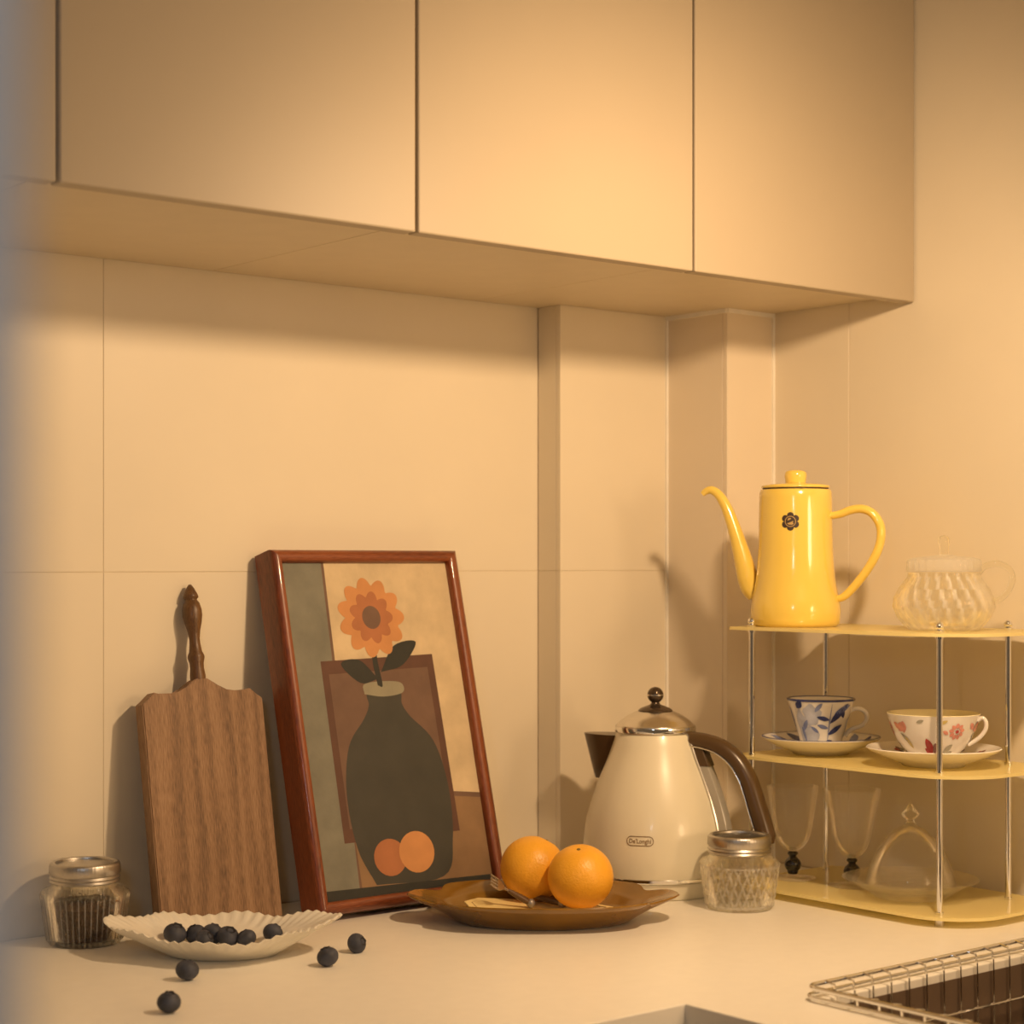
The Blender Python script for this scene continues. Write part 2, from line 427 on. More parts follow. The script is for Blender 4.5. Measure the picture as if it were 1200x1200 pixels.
sk = thing('sink', 'dark kitchen sink basin under the wire basket', 'sink', (HX0, HY0, -.26))
bm = bmesh.new()
W_, L_ = HX1-HX0, HY1-HY0
def loop(z, ins, r=.03):
    pts = []
    for (cx_, cy_, a0) in ((W_-ins-r, L_-ins-r, 0), (ins+r, L_-ins-r, PI/2), (ins+r, ins+r, PI), (W_-ins-r, ins+r, 3*PI/2)):
        for k in range(6):
            a = a0+PI/2*k/5; pts.append(bm.verts.new((cx_+r*math.cos(a), cy_+r*math.sin(a), z)))
    return pts
ls = [loop(.252, .001, .004), loop(.20, .002, .012), loop(.08, .006, .02), loop(.066, .02, .03)]
for A, B in zip(ls, ls[1:]):
    for k in range(len(A)): bm.faces.new((A[k], A[(k+1) % len(A)], B[(k+1) % len(A)], B[k]))
bm.faces.new(ls[-1])
finish('basin', bm, M['sink'], sk)
dr = lathe('drain', [(0, .0672), (.012, .0672), (.03, .0675), (.036, .0695), (.038, .067)], M['steel'], sk, 24)
dr.location = (W_*.5, L_*.5, 0)

# wire basket hung in the sink
BX0, BX1, BY0, BY1 = 1.297, 1.668, .80, 1.152
bk = thing('wire_basket', 'chrome wire draining basket hanging in the sink', 'basket', (BX0, BY0, 0))
BW, BL = BX1-BX0, BY1-BY0
def rloop(z, ins, r=.012, n=5):
    P = []
    for (cx_, cy_, a0) in ((BW-ins-r, BL-ins-r, 0), (ins+r, BL-ins-r, PI/2), (ins+r, ins+r, PI), (BW-ins-r, ins+r, 3*PI/2)):
        for k in range(n+1):
            a = a0+PI/2*k/n; P.append((cx_+r*math.cos(a), cy_+r*math.sin(a), z))
    return P
tube('rim_rail', rloop(.0125, 0), .0024, M['chrome'], bk, 10, ref=(0, 0, 1), closed=True)
tube('rail_reflection', rloop(.0042, -.0015), .0020, M['chrome'], bk, 10, ref=(0, 0, 1), closed=True)  # added loop standing in for the rim rail's reflection on the worktop
tube('side_rail', rloop(-.040, .0155), .0016, M['chrome'], bk, 8, ref=(0, 0, 1), closed=True)
tube('base_rail', rloop(-.098, .019), .0016, M['chrome'], bk, 8, ref=(0, 0, 1), closed=True)
def wire(pts): tube('wire', pts, .0012, M['chrome'], bk, 6, ref=(.3, .5, .8))
for k in range(1, 14):
    x = BW*k/14
    if .025 < x < BW-.025:
        wire([(x, 0, .014), (x, .011, .012), (x, .0125, .004), (x, .0145, -.094), (x, .024, -.1), (x, BL-.024, -.1), (x, BL-.0145, -.094), (x, BL-.0125, .004), (x, BL-.011, .012), (x, BL, .014)])
for k in range(1, 14):
    y = BL*k/14
    if .025 < y < BL-.025:
        wire([(0, y, .014), (.011, y, .012), (.0125, y, .004), (.0145, y, -.094), (.024, y, -.102), (BW-.024, y, -.102), (BW-.0145, y, -.094), (BW-.0125, y, .004), (BW-.011, y, .012), (BW, y, .014)])

# ------------------------------------------------------------------ cutting board
LEAN = math.radians(10)
cb = thing('cutting_board', 'walnut cutting board with turned handle leaning against the wall', 'cutting board', (1.0625, 1.7905, .0033), 0, None, 0)
cb.rotation_euler = (-LEAN, 0, 0)
half = [(.0765, 0), (.0755, .0), (.061, .012), (.055, .0105), (.040, .009), (.030, .0105), (.022, .0145), (.015, .0205), (.007, .0252), (0, .0262)]
Hc = .2475
out = [(-x, Hc+z) for x, z in half[1:]] + [(x, Hc+z) for x, z in reversed(half[1:-1])]
out = [(-.0765, Hc-.001)]+out+[(.0765, Hc-.001), (.0765, .002), (.0745, 0), (-.0745, 0), (-.0765, .002)]
bm = bmesh.new()
A = [bm.verts.new((x, 0, z)) for x, z in out]; B = [bm.verts.new((x, .018, z)) for x, z in out]
bm.faces.new(A); bm.faces.new(B)
for k in range(len(A)): bm.faces.new((A[k], A[(k+1) % len(A)], B[(k+1) % len(A)], B[k]))
es = [e for e in bm.edges if (e.verts[0] in A and e.verts[1] in A) or (e.verts[0] in B and e.verts[1] in B)]
bmesh.ops.bevel(bm, geom=es, offset=.0012, segments=2, affect='EDGES')
finish('board', bm, M['walnut'], cb, smooth=False)
hp = [(0, -.004), (.0086, -.004), (.0088, .004), (.0078, .012), (.0080, .018), (.0096, .0245), (.0092, .027), (.0074, .031), (.0062, .040), (.0060, .046), (.0072, .054), (.0098, .064), (.0112, .072), (.0110, .079), (.0092, .086), (.0068, .0895), (.0068, .091), (.0086, .0925), (.0084, .095), (.0048, .103), (.0018, .1075), (0, .108)]
hd = lathe('handle', hp, M['turned'], cb, 28, angle=60)
hd.location = (0, .009, Hc+.0255)

# ------------------------------------------------------------------ framed painting
FW, FH, FD = .270, .421, .038
FL = .245
fr = thing('framed_painting', 'reddish-brown wooden frame holding a muted painting, leaning beside the cutting board', 'painting', (1.151, 1.7315, .0095))
fr.rotation_euler = (-FL, 0, 0)
def fbar(a, b, vert):
    # rounded moulding: bead on the face, deep sides
    bm = bmesh.new()
    prof = [(0, FD), (0, .006), (.0015, .0025), (.005, .0003), (.009, 0), (.0125, .0014), (.0145, .0045), (.015, .008), (.015, FD)]
    e0, e1 = [], []
    for p, y in prof:
        q0, q1 = p, p
        if vert:
            e0.append((a(p), y, p)); e1.append((a(p), y, FH-p))
        else:
            e0.append((p, y, a(p))); e1.append((FW-p, y, a(p)))
    A = [bm.verts.new(p) for p in e0]; B = [bm.verts.new(p) for p in e1]
    for k in range(len(A)): bm.faces.new((A[k], A[(k+1) % len(A)], B[(k+1) % len(A)], B[k]))
    bm.faces.new(A); bm.faces.new(B)
    return bm
for fn_, vert in ((lambda p: p, True), (lambda p: FW-p, True), (lambda p: p, False), (lambda p: FH-p, False)):
    finish('frame_rail', fbar(fn_, None, vert), M['mahogany' if vert else 'mahoganyx'], fr, angle=50)
cw, ch = FW-.030, FH-.030
cv = box('canvas', (.015, FW-.015, .010, .014, .015, FH-.015), mat('canvas_tan', S((205, 184, 148)), .75, var=.13, scale=28, bump=.4, bscale=180), fr)
def paint(name, col, var=.12, sc=30): return mat('paint_'+name, S(col), .7, var=var, scale=sc, bump=.3, bscale=220)
PM = [paint('grey', (122, 120, 106), .14), paint('brown', (92, 62, 48), .14), paint('dark', (64, 62, 54), .10), paint('ochre', (200, 140, 86), .10),
      paint('ash', (146, 140, 118)), paint('sand', (196, 168, 126), .12), paint('taupe', (140, 110, 78), .12), paint('umber', (110, 84, 68)), paint('olive', (46, 46, 40), .1), paint('rust', (172, 110, 70))]
bm = bmesh.new()
lay = [0]
def poly(pts, mi):
    lay[0] += 1; y = .010-.00003*lay[0]
    f = bm.faces.new([bm.verts.new((.015+x*cw, y, .015+z*ch)) for x, z in pts]); f.material_index = mi
def spl(pts, n=6):
    P = catmull([(x, z, 0) for x, z in pts+[pts[0]]], n)[:-1]
    return [(p.x, p.y) for p in P]
def ell(cx_, cz_, a, b, n=28): return [(cx_+a*math.cos(2*PI*k/n), cz_+b*math.sin(2*PI*k/n)) for k in range(n)]
# a plain still life in the same colours: a dark jar with one large bloom before a brown panel, fruit at its foot
poly([(0, 0), (.20, 0), (.235, 1), (0, 1)], 0)
poly([(.235, 1), (.25, 1), (.215, 0), (.20, 0)], 7)
poly([(.215, 0), (1, 0), (1, .255), (.212, .31)], 6)
poly([(.212, .325), (1, .27), (1, .255), (.212, .31)], 7)
poly([(.15, .16), (.155, .70), (.83, .71), (.84, .16)], 1)
poly([(.19, .20), (.193, .66), (.79, .67), (.80, .20)], 7)
poly(spl([(.30, .03), (.22, .14), (.20, .30), (.25, .44), (.36, .52), (.40, .56), (.41, .60), (.59, .60), (.60, .56), (.64, .52), (.76, .44), (.81, .30), (.79, .14), (.70, .03)]), 2)
poly(spl([(.385, .595), (.39, .625), (.50, .632), (.61, .625), (.615, .595), (.50, .585)]), 4)
poly(spl([(.47, .62), (.46, .70), (.48, .78), (.50, .78), (.49, .70), (.50, .62)]), 8)
poly(spl([(.50, .66), (.60, .74), (.74, .75), (.64, .68)]), 8)
poly(spl([(.48, .64), (.38, .70), (.27, .69), (.37, .63)]), 8)
def bloom(cx_, cz_, a, b, n, d):
    return [(cx_+a*(1-d+d*abs(math.cos(n*t/2)))*math.cos(t), cz_+b*(1-d+d*abs(math.cos(n*t/2)))*math.sin(t)) for t in [2*PI*k/120 for k in range(120)]]
poly(bloom(.49, .83, .20, .125, 11, .22), 3)
poly(bloom(.49, .83, .13, .082, 9, .25), 9)
poly(ell(.49, .83, .055, .036), 7)
poly([(.0, 0), (1, 0), (1, .018), (0, .03)], 8)
poly(ell(.40, .105, .095, .055), 9)
poly(ell(.56, .112, .105, .062), 3)
finish('painted_shapes', bm, PM, fr, smooth=False)

# ------------------------------------------------------------------ jars
def jar(label, loc, tea):
    t = thing('glass_jar', label, 'jar', loc, -THETA+.3, 'pressed glass jars with metal screw bands')
    H0 = .056
    prof = [(.030, .002), (.037, .0), (.0385, .003)]
    n = 22
    for k in range(n+1):
        s = k/n; prof.append((.0388+.0070*s, .004+s*(H0-.008)))
    prof += [(.0455, .0545), (.043, .0575), (.0365, .0600), (.0350, .0625), (.0350, .070), (.0335, .0705), (.0335, .0600)]
    inner = [(.041, .0545), (.0425, .045), (.0365, .006), (.020, .004)]
    def fn(a, r, z, i):
        if 3 <= i <= 3+n:
            s = (i-3)/n
            dia = .5*(abs(math.sin(14*a+s*6))+abs(math.sin(14*a-s*6)))
            flu = abs(math.sin(22*a))
            mixf = 1 if tea < 0 else 0
            r += -.0016+.0032*(dia*mixf+flu*(1-mixf))
        return (r*math.cos(a), r*math.sin(a), z)
    def pick(a, r, z):
        s = (z-.004)/(H0-.008)
        if not 0 < s < 1 or r < .0375+.006*s: return 0
        if tea > 0: return int(abs(math.sin(22*a)) > .93)
        return int(max(abs(math.sin(14*a+s*6)), abs(math.sin(14*a-s*6))) > .93 or min(s, 1-s) < .06)
    lathe2('glass_body', prof+inner+[(.0005, .004)], [M['pressed'], M['ridge']], t, 220, fn, pick)
    # screw band
    bp = [(.0335, .0640), (.0358, .0640), (.0368, .0655), (.0354, .0675), (.0370, .0695), (.0354, .0718), (.0370, .0740), (.0366, .0825), (.0356, .0850), (.0335, .0858), (.0310, .0850), (.0305, .0835), (.0305, .0825), (.0345, .0815)]
    def fk(a, r, z, i):
        k = .00025*math.sin(60*a) if 6 <= i <= 7 else 0
        return ((r+k)*math.cos(a), (r+k)*math.sin(a), z)
    lathe('screw_band', bp, M['lidmetal'], t, 160, fk, closed=True, angle=50)
    lathe('lid_disc', [(.0005, .0834), (.024, .0834), (.0265, .0826), (.0306, .0826), (.0306, .0818), (.0005, .0818)], M['lidmetal'] if tea > 0 else M['lidtop'], t, 48)
    if tea > 0:
        bm = bmesh.new()
        def ft(a, r, z, i):
            if i >= 4: z += .003*noise.noise((r*math.cos(a)*90, r*math.sin(a)*90, 3))
            if 1 <= i <= 4: r += .0006*noise.noise((a*12, z*400, 1))
            return (r*math.cos(a), r*math.sin(a), z)
        lathe_bm(bm, [(.0005, .0052), (.033, .0052), (.0355, .010), (.0378, .026), (.0392, .040), (.033, .0435), (.02, .045), (.008, .046), (.0005, .046)], 60, ft)
        finish('tea_fill', bm, M['tea'], t)
        bm = bmesh.new()
        for k in range(650):
            a = random.uniform(0, 2*PI)
            if k < 250:
                r = .038*math.sqrt(random.random()); z = .0455+random.uniform(-.001, .003)-.003*(r/.038)
            else:
                z = random.uniform(.008, .042); r = .0358+(.0398-.0358)*(z-.008)/.034
            c = Vector((r*math.cos(a), r*math.sin(a), z)); d = Vector((random.gauss(0, 1), random.gauss(0, 1), random.gauss(0, 1))).normalized()
            e = d.orthogonal().normalized(); f = d.cross(e); L = random.uniform(.0010, .0026); q = .0006
            v_ = [bm.verts.new(c+d*L), bm.verts.new(c-d*L), bm.verts.new(c+e*q), bm.verts.new(c-e*q), bm.verts.new(c+f*q), bm.verts.new(c-f*q)]
            for (i, j, l) in ((0, 2, 4), (0, 4, 3), (0, 3, 5), (0, 5, 2), (1, 4, 2), (1, 3, 4), (1, 5, 3), (1, 2, 5)):
                fc = bm.faces.new((v_[i], v_[j], v_[l])); fc.material_index = k % 3 == 0
        o = finish('tea_leaves', bm, [M['tea'], M['tea2']], t, smooth=False); o['kind'] = 'stuff'
    return t
jar('pressed glass jar of dark dried tea beside the cutting board', pos(99.5, 1.978), 1)
jar('empty pressed glass jar with a metal screw band in front of the kettle', pos(866.5, 2.176), -1)

# ------------------------------------------------------------------ white shell dish and blueberries
sd = thing('shell_dish', 'white fluted shell-shaped dish of blueberries in front of the cutting board', 'dish', pos(261.5, 1.918), -THETA)
RX, RY = .113, .080
DZ = .92
def lobes(a):                         # scalloped outline
    return 1+.06*math.cos(4*a-.5)+.02*math.cos(8*a+.6)+.012*math.cos(2*a)
dprof = [(.0, .0015), (.40, .0015), (.46, .0), (.50, .0010), (.56, .0050), (.66, .0110), (.78, .0190), (.90, .0270), (.985, .0335), (1.0, .0352), (.985, .0358), (.96, .0345), (.88, .0295), (.80, .0245), (.76, .0215), (.74, .0205), (.70, .0190), (.60, .0130), (.50, .0080), (.42, .0062), (.0, .0060)]
def fd(a, r, z, i):
    wgt = max(0, min(1, (r-.5)/.4))
    f = 1+(lobes(a)-1)*wgt
    grp = .35+.65*max(0, math.cos(4*a-.5+PI*.9))
    fl = wgt*.030*grp*(abs(math.sin(27*a+3*r*math.sin(2*a)))-.6)
    zz = z+wgt*(.0050*math.cos(2*a)+.0022*math.cos(8*a+.6)-.002)+wgt*.0012*math.cos(52*a)*(1 if 7 <= i <= 12 else 0)+wgt*max(0, math.cos(a-.15))**6*.004
    r_ = max(r, .002)*f+fl
    return (RX*r_*math.cos(a), RY*r_*math.sin(a), max(zz, 0)*DZ)
lathe('dish_body', dprof, M['shell'], sd, 208, fd, angle=70)
def berry_proto():
    bm = bmesh.new()
    lathe_bm(bm, [(.0, -.0091)]+[(.0104*math.cos(t), .0092*math.sin(t)) for t in [(-.5+k/12)*PI for k in range(1, 11)]]+[(.0044, .0088), (.0030, .0078), (0, .0074)], 22)
    b = finish('skin', bm, M['berry'], None)
    bm = bmesh.new()
    P = []
    for k in range(20):
        a = 2*PI*k/20; star = .5+.5*math.cos(5*a)
        P.append((a, .0040+.0010*star, .0088+.0004*star))
    A = [bm.verts.new((r*math.cos(a), r*math.sin(a), z)) for a, r, z in P]
    B = [bm.verts.new((.0026*math.cos(a), .0026*math.sin(a), .0076)) for a, r, z in P]
    D_ = [bm.verts.new((.0040*math.cos(a), .0040*math.sin(a), .0082)) for a, r, z in P]
    for k in range(20):
        k2 = (k+1) % 20
        bm.faces.new((A[k], A[k2], B[k2], B[k])); bm.faces.new((D_[k], D_[k2], A[k2], A[k]))
    c = finish('calyx', bm, M['calyx'], None)
    return b, c
bs, bc = berry_proto()
first = [True]
def berry(label, loc, tilt, rz_, group, s=1.0):
    t = thing('blueberry', label, 'blueberry', loc, 0, group)
    t.rotation_euler = (tilt, 0, rz_); t.scale = (s*1.04, s*1.04, s)
    for q in (bs, bc):
        if first[0]: o = q
        else:
            o = q.copy(); C.objects.link(o)
        o.parent = t
    first[0] = False
G1, G2 = 'blueberries in the shell dish', 'loose blueberries on the worktop'
def dpos(lx, ly, z):
    c = Vector(pos(261.5, 1.918)); return (c.x+lx*math.cos(THETA)+ly*math.sin(THETA), c.y-lx*math.sin(THETA)+ly*math.cos(THETA), z)
for lab, lx, ly, z, ti, rr, s in (
    ('leftmost blueberry in the white shell dish', -.0520, .014, .0178, .4, .3, 1.12),
    ('second blueberry from the left in the shell dish, touching its left neighbour', -.0320, .022, .0160, -.5, 1.3, 1.0),
    ('blueberry in the middle of the row in the shell dish', -.0140, .020, .0165, .7, 2.2, 1.08),
    ('low blueberry in front of the middle one in the shell dish', -.0190, .000, .0150, 1.0, .5, .92),
    ('blueberry just right of the middle in the shell dish', .0040, .006, .0165, -.6, 3.2, 1.08),
    ('half hidden blueberry at the right end of the row in the shell dish', .0235, .004, .0150, .5, 4.0, .95),
    ('lone blueberry lying apart at the right of the shell dish', .0480, .024, .0165, -.8, 5.0, 1.0)):
    berry(lab, dpos(lx, ly, z), ti, rr, G1, s)
for lab, px, py, ti, rr, s in (
    ('loose blueberry on the worktop closest to the painting', 418, 1106, 1.2, .4, .98),
    ('loose blueberry on the worktop right of the dish, second from the painting', 384, 1121.5, -.3, 1.0, 1.02),
    ('loose blueberry on the worktop just in front of the shell dish', 219.5, 1137, .25, 2.0, 1.05),
    ('loose blueberry on the worktop nearest the bottom edge of the photo', 198, 1175, -.2, 3.0, 1.0)):
    z = .0092*s
    D = (CAMZ-z)*FPX/(py-HZ)
    berry(lab, pos(px, D, z+.0004), ti, rr, G2, s)

# ------------------------------------------------------------------ brown plate, card, oranges, cutlery
PC = pos(636.5, 2.098)
bpz = thing('oval_platter', 'glossy amber-brown oval platter with scalloped rim under the oranges', 'platter', PC, -THETA)
PRX, PRY = .150, .098
pprof = [(.0, .0015), (.58, .0015), (.62, .0), (.655, .0015), (.72, .0080), (.82, .0165), (.93, .0235), (.985, .0275), (1.0, .0295), (.99, .0308), (.96, .0300), (.90, .0265), (.80, .0225), (.76, .0195), (.70, .0120), (.64, .0070), (.58, .0060), (.0, .0060)]
def fp(a, r, z, i):
    wgt = max(0, min(1, (r-.66)/.3))
    # bracket shaped ends: notches either side of both tips
    n = 0
    for c in (0.50, PI-.50, PI+.50, -.50):
        d_ = (a-c+PI) % (2*PI)-PI; n += math.exp(-(d_/.14)**2)
    f = 1-.075*n*wgt+.02*wgt*math.cos(6*a)
    r_ = max(r, .002)*f
    zz = z-.004*n*wgt
    return (PRX*r_*math.cos(a), PRY*r_*math.sin(a), max(0, zz))
lathe('platter_body', pprof, M['amber'], bpz, 128, fp, angle=50)
cdT = thing('printed_card', 'pale yellow card with a dark border line lying under the oranges', 'card', (PC[0], PC[1], .0), -THETA)
bm = bmesh.new()
def octo(k): return [(-.081*k-.008, .012*k), (-.066*k-.008, .044*k), (.05*k, .052*k), (.080*k, .03*k), (.080*k, -.018*k), (.05*k, -.052*k), (-.045*k-.004, -.050*k), (-.072*k-.008, -.026*k)]
def cz(x, y): return .0085+max(0, -x-.03)*.16+max(0, abs(y)-.030)*.05
O = octo(1); A = [bm.verts.new((x, y, cz(x, y)+.0014)) for x, y in O]; B = [bm.verts.new((x, y, cz(x, y))) for x, y in O]
ca, cbm = bm.verts.new((0, 0, cz(0, 0)+.0014)), bm.verts.new((0, 0, cz(0, 0)))
for k in range(8):
    k2 = (k+1) % 8
    bm.faces.new((A[k], A[k2], ca)); bm.faces.new((B[k2], B[k], cbm)); bm.faces.new((A[k], A[k2], B[k2], B[k]))
finish('card_sheet', bm, M['card'], cdT, smooth=False)
bm = bmesh.new(); O1, O2 = octo(.90), octo(.865)
A = [bm.verts.new((x, y, cz(x, y)+.0019)) for x, y in O1]; B = [bm.verts.new((x, y, cz(x, y)+.0019)) for x, y in O2]
for k in range(8): bm.faces.new((A[k], A[(k+1) % 8], B[(k+1) % 8], B[k]))
finish('border_line', bm, M['cardline'], cdT, smooth=False)
def orange(label, px, py, R, zc, rx, rz_):
    D = (CAMZ-zc)*FPX/(py-HZ)
    t = thing('orange', label, 'orange', pos(px, D, zc), rz_, 'oranges on the amber platter', rx)
    bm = bmesh.new()
    pr = [(0, -R*.955)]
    for k in range(1, 24):
        th = -PI/2+PI*k/24; pr.append((R*math.cos(th), R*.97*math.sin(th)-(.0016*math.exp(-((PI/2-th)/.16)**2))))
    pr.append((0, R*.97-.0018))
    lathe_bm(bm, pr, 44)
    finish('peel', bm, M['orange'], t)
    bm = bmesh.new()
    lathe_bm(bm, [(0, R*.97-.0004), (.0012, R*.97-.0004), (.0022, R*.97-.0012), (.0026, R*.97-.003)], 12)
    finish('stem_scar', bm, M['stem'], t)
orange('orange at the back of the amber platter, beside the picture frame', 624.5, 1017.5, .0378, .0502, .5, 1.2)
orange('orange at the front right of the amber platter', 680.3, 1027.5, .0372, .0482, .35, -.9)
def fork(name, label, p_end, p_head, kind, roll=0):
    p_end, p_head = Vector(p_end), Vector(p_head)
    t = thing(name, label, name.split('_')[-1], p_end, 0)
    d = (p_head-p_end); L = d.length; dz = d.normalized()
    side = dz.cross(Vector((0, 0, 1))).normalized(); up = side.cross(dz)
    mtx = Matrix((side, dz, up)).transposed()
    t.rotation_euler = (mtx @ Matrix.Rotation(roll, 3, 'Y')).to_euler()
    lathe('handle_end', [(0, -.0046)]+[(.0052*math.cos(a), .0052*math.sin(a)) for a in [(-.4+.1*k)*PI for k in range(0, 9)]]+[(0, .0052)], M['grey_end'], t, 20)
    hl = L*.55
    tube('handle', [(0, .002, 0), (0, hl*.3, 0), (0, hl*.8, 0), (0, hl, 0)], [.0034, .0040, .0030, .0022], M['horn'], t, 12, ref=(0, 0, 1))
    if kind == 'fork':
        bm = bmesh.new()
        tube_bm(bm, [(0, hl-.002, 0), (0, hl+.006, .0003)], [.0022, .0022], 8, .6, (0, 0, 1))
        yb = hl+.005
        O = [(-.002, yb), (-.0095, yb+.006), (-.0108, yb+.010), (.0108, yb+.010), (.0095, yb+.006), (.002, yb)]
        A = [bm.verts.new((x, y, .001)) for x, y in O]; B = [bm.verts.new((x, y, -.0004)) for x, y in O]
        bm.faces.new(A); bm.faces.new(B)
        for k in range(6): bm.faces.new((A[k], A[(k+1) % 6], B[(k+1) % 6], B[k]))
        for k in range(4):
            x = -.0094+.0188*k/3
            tube_bm(bm, [(x, yb+.009, .0003), (x, yb+.02, .0012), (x, L, .0030)], [.0014, .0013, .0006], 8, .8, (0, 0, 1))
        finish('fork_head', bm, M['cutlery'], t)
    else:
        bm = bmesh.new()
        tube_bm(bm, [(0, hl-.002, 0), (0, hl+.008, .0006)], [.0022, .0018], 8, .6, (0, 0, 1))
        for sgn in (0, 1):
            rows = []
            for i in range(7):
                s = i/6; ring = []
                for k in range(20):
                    a = 2*PI*k/20
                    ring.append(bm.verts.new((.0095*s*math.cos(a), hl+.018+.0135*s*math.sin(a), .003-.0035*(1-s*s)-.0006*sgn)))
                rows.append(ring)
            for A, B in zip(rows, rows[1:]):
                for k in range(20): bm.faces.new((A[k], A[(k+1) % 20], B[(k+1) % 20], B[k]))
        finish('spoon_bowl', bm, M['cutlery'], t)
def at(px, py, z): return pos(px, (CAMZ-z)*FPX/(py-HZ), z)
fork('fruit_fork', 'small dark fruit fork with tines showing on the card', at(622, 1058.5, .0175), at(574, 1031.0, .0460), 'fork', -.5)
fork('fruit_spoon', 'small dark spoon behind the fruit fork on the platter', at(659, 1058.5, .0175), at(579, 1039, .026), 'spoon')

# ------------------------------------------------------------------ kettle
KP = pos(768, 2.292); KROT = -.52        # handle turned towards the camera, clear of the rack
kt = thing('electric_kettle', 'cream electric kettle with chrome lid and dark brown handle', 'kettle', KP, -THETA+KROT)
kprof = [(.0865, .0265), (.0882, .032), (.0892, .042), (.0893, .050), (.0882, .064), (.0862, .080), (.0838, .0925), (.0802, .105), (.0768, .1163), (.0722, .1285), (.0675, .1409), (.0622, .1535), (.0572, .1655), (.0520, .180), (.0480, .1930), (.0468, .1950)]
lathe('body', [(.0005, .0262)]+kprof+[(.0005, .1950)], M['cream'], kt, 72)
bs_ = lathe('power_base', [(.0005, 0), (.076, 0), (.0785, .002), (.0825, .016), (.0828, .0195), (.0810, .0215), (.0005, .0215)], M['cream'], kt, 64)
lathe('base_ring', [(.080, .0212), (.0862, .0212), (.0872, .0225), (.0872, .0258), (.0862, .0268), (.080, .0268)], M['chrome'], kt, 64)
lathe('indicator_dot', [(0, .0012), (.0016, .0010), (.0020, 0)], M['black'], bs_, 14)
ind = [o for o in bs_.children][0]; a_ = math.asin(-.0225/.082)-KROT
ind.location = (.0820*math.sin(a_), -.0820*math.cos(a_), .0135); ind.rotation_euler = (PI/2, 0, a_)
lathe('lid', [(.0005, .1946), (.0490, .1946), (.0494, .1960), (.0494, .2010), (.0486, .2030), (.0470, .2040), (.0425, .2085), (.0340, .2145), (.0255, .2185), (.0205, .2202), (.0005, .2202)], M['steel'], kt, 64, angle=25)
lathe('lid_band', [(.0480, .1956), (.0497, .1958), (.0499, .1970), (.0499, .2000), (.0497, .2012), (.0480, .2014)], M['chrome'], kt, 64)
kb = lathe('lid_knob', [(.0005, .2196), (.0208, .2198), (.0212, .2208), (.0180, .2235), (.0110, .2262), (.0062, .2280), (.0050, .2300)]+[(.0100*math.cos(a), .2395+.0100*math.sin(a)) for a in [(-.33+.083*k)*PI for k in range(10)]]+[(0, .2495)], M['knobmetal'], kt, 36, angle=50)
lathe('knob_band', [(.0099, .2385), (.01025, .2387), (.01025, .2403), (.0099, .2405)], M['steel'], kb, 36)
KR = rad_at(kprof)
# spout, pointing screen-left
bm = bmesh.new(); rows = []
for i in range(9):
    s = i/8; z = .1895-.056*s
    ext = .0970-.0150*s; ext = max(ext, KR(z)+.0004*(1-s)+.0002)
    hw = .021*(1-s)**.7+.0025
    base = KR(z)-.012
    row = []
    for k in range(13):
        t = -1+2*k/12
        x = base+(ext-base)*(1-abs(t)**2.0); y = hw*math.sin(t*PI/2)
        row.append(bm.verts.new((-x, y, z-.004*(1-(x-base)/(ext-base+1e-9))*0)))
    rows.append(row)
for A, B in zip(rows, rows[1:]):
    for k in range(12): bm.faces.new((A[k], A[k+1], B[k+1], B[k]))
bm.faces.new(rows[0]); bm.faces.new(rows[-1])
sp = finish('spout', bm, M['brownplastic'], kt)
tube('spout_edge', [(-.0973, 0, .1895), (-.0935, 0, .1755), (-.0900, 0, .162), (-.0858, 0, .147), (-.0823, 0, .134)], [.0012, .0011, .001, .001, .0008], M['cream'], sp, 8)
# handle
def kz(px, py):
    x = (px/4.286+660-768)*.0010548
    return (.044+(x-.044)*1.14, 0, .4-(790+py/4.286-661)*.0010548)
HPt = [(630, 318), (665, 315), (725, 322), (800, 347), (870, 405), (922, 495), (958, 610), (986, 705), (1004, 770)]
HR = [.0100, .0104, .0104, .0106, .0110, .0114, .0118, .0120, .0114]
hpts = catmull([kz(*p) for p in HPt], 6); hr = interp(HR, 6)
hpts.append(hpts[-1]+Vector((.0022, 0, -.0075))); hr.append(.0075)
kh = tube('handle', hpts, hr, M['brownplastic'], kt, 20, 1.1, (0, 1, 0), angle=50)
inl = []
for i, p in enumerate(hpts[4:-2]):
    i += 4; t = (hpts[i+1]-hpts[i-1]).normalized(); n = Vector((t.z, 0, -t.x))
    if n.z > 0 and i < 20 or n.x > 0: n = -n
    inl.append(p+n*hr[i]*.62+Vector((0, -hr[i]*.98, 0)))
tube('handle_inlay', inl, .0012, M['steel'], kh, 8)
# water gauge down the handle side
def gz(s, off): z = .182-.128*s; return (KR(z)+off, 0, z)
def strip(name, off0, off1, hw, s0, s1, m, par, y0=0.0):
    bm = bmesh.new(); rows = []
    for i in range(15):
        s = s0+(s1-s0)*i/14
        a, b = gz(s, off0), gz(s, off1)
        rows.append([bm.verts.new((a[0], y0-hw, a[2])), bm.verts.new((b[0]-.001, y0-hw, b[2])), bm.verts.new((b[0], y0-hw+.001, b[2])), bm.verts.new((b[0], y0+hw-.001, b[2])), bm.verts.new((b[0]-.001, y0+hw, b[2])), bm.verts.new((a[0], y0+hw, a[2]))])
    for A, B in zip(rows, rows[1:]):
        for k in range(6): bm.faces.new((A[k], A[(k+1) % 6], B[(k+1) % 6], B[k]))
    bm.faces.new(rows[0]); bm.faces.new(rows[-1])
    return finish(name, bm, m, par, angle=30)
gg = strip('water_gauge', -.006, .0125, .0085, .10, 1.0, M['window'], kt)
strip('gauge_frame', -.006, .0025, .0108, -.02, 1.04, M['steel'], kt)
strip('gauge_cap', -.004, .0140, .0092, -.02, .20, M['brownplastic'], gg)
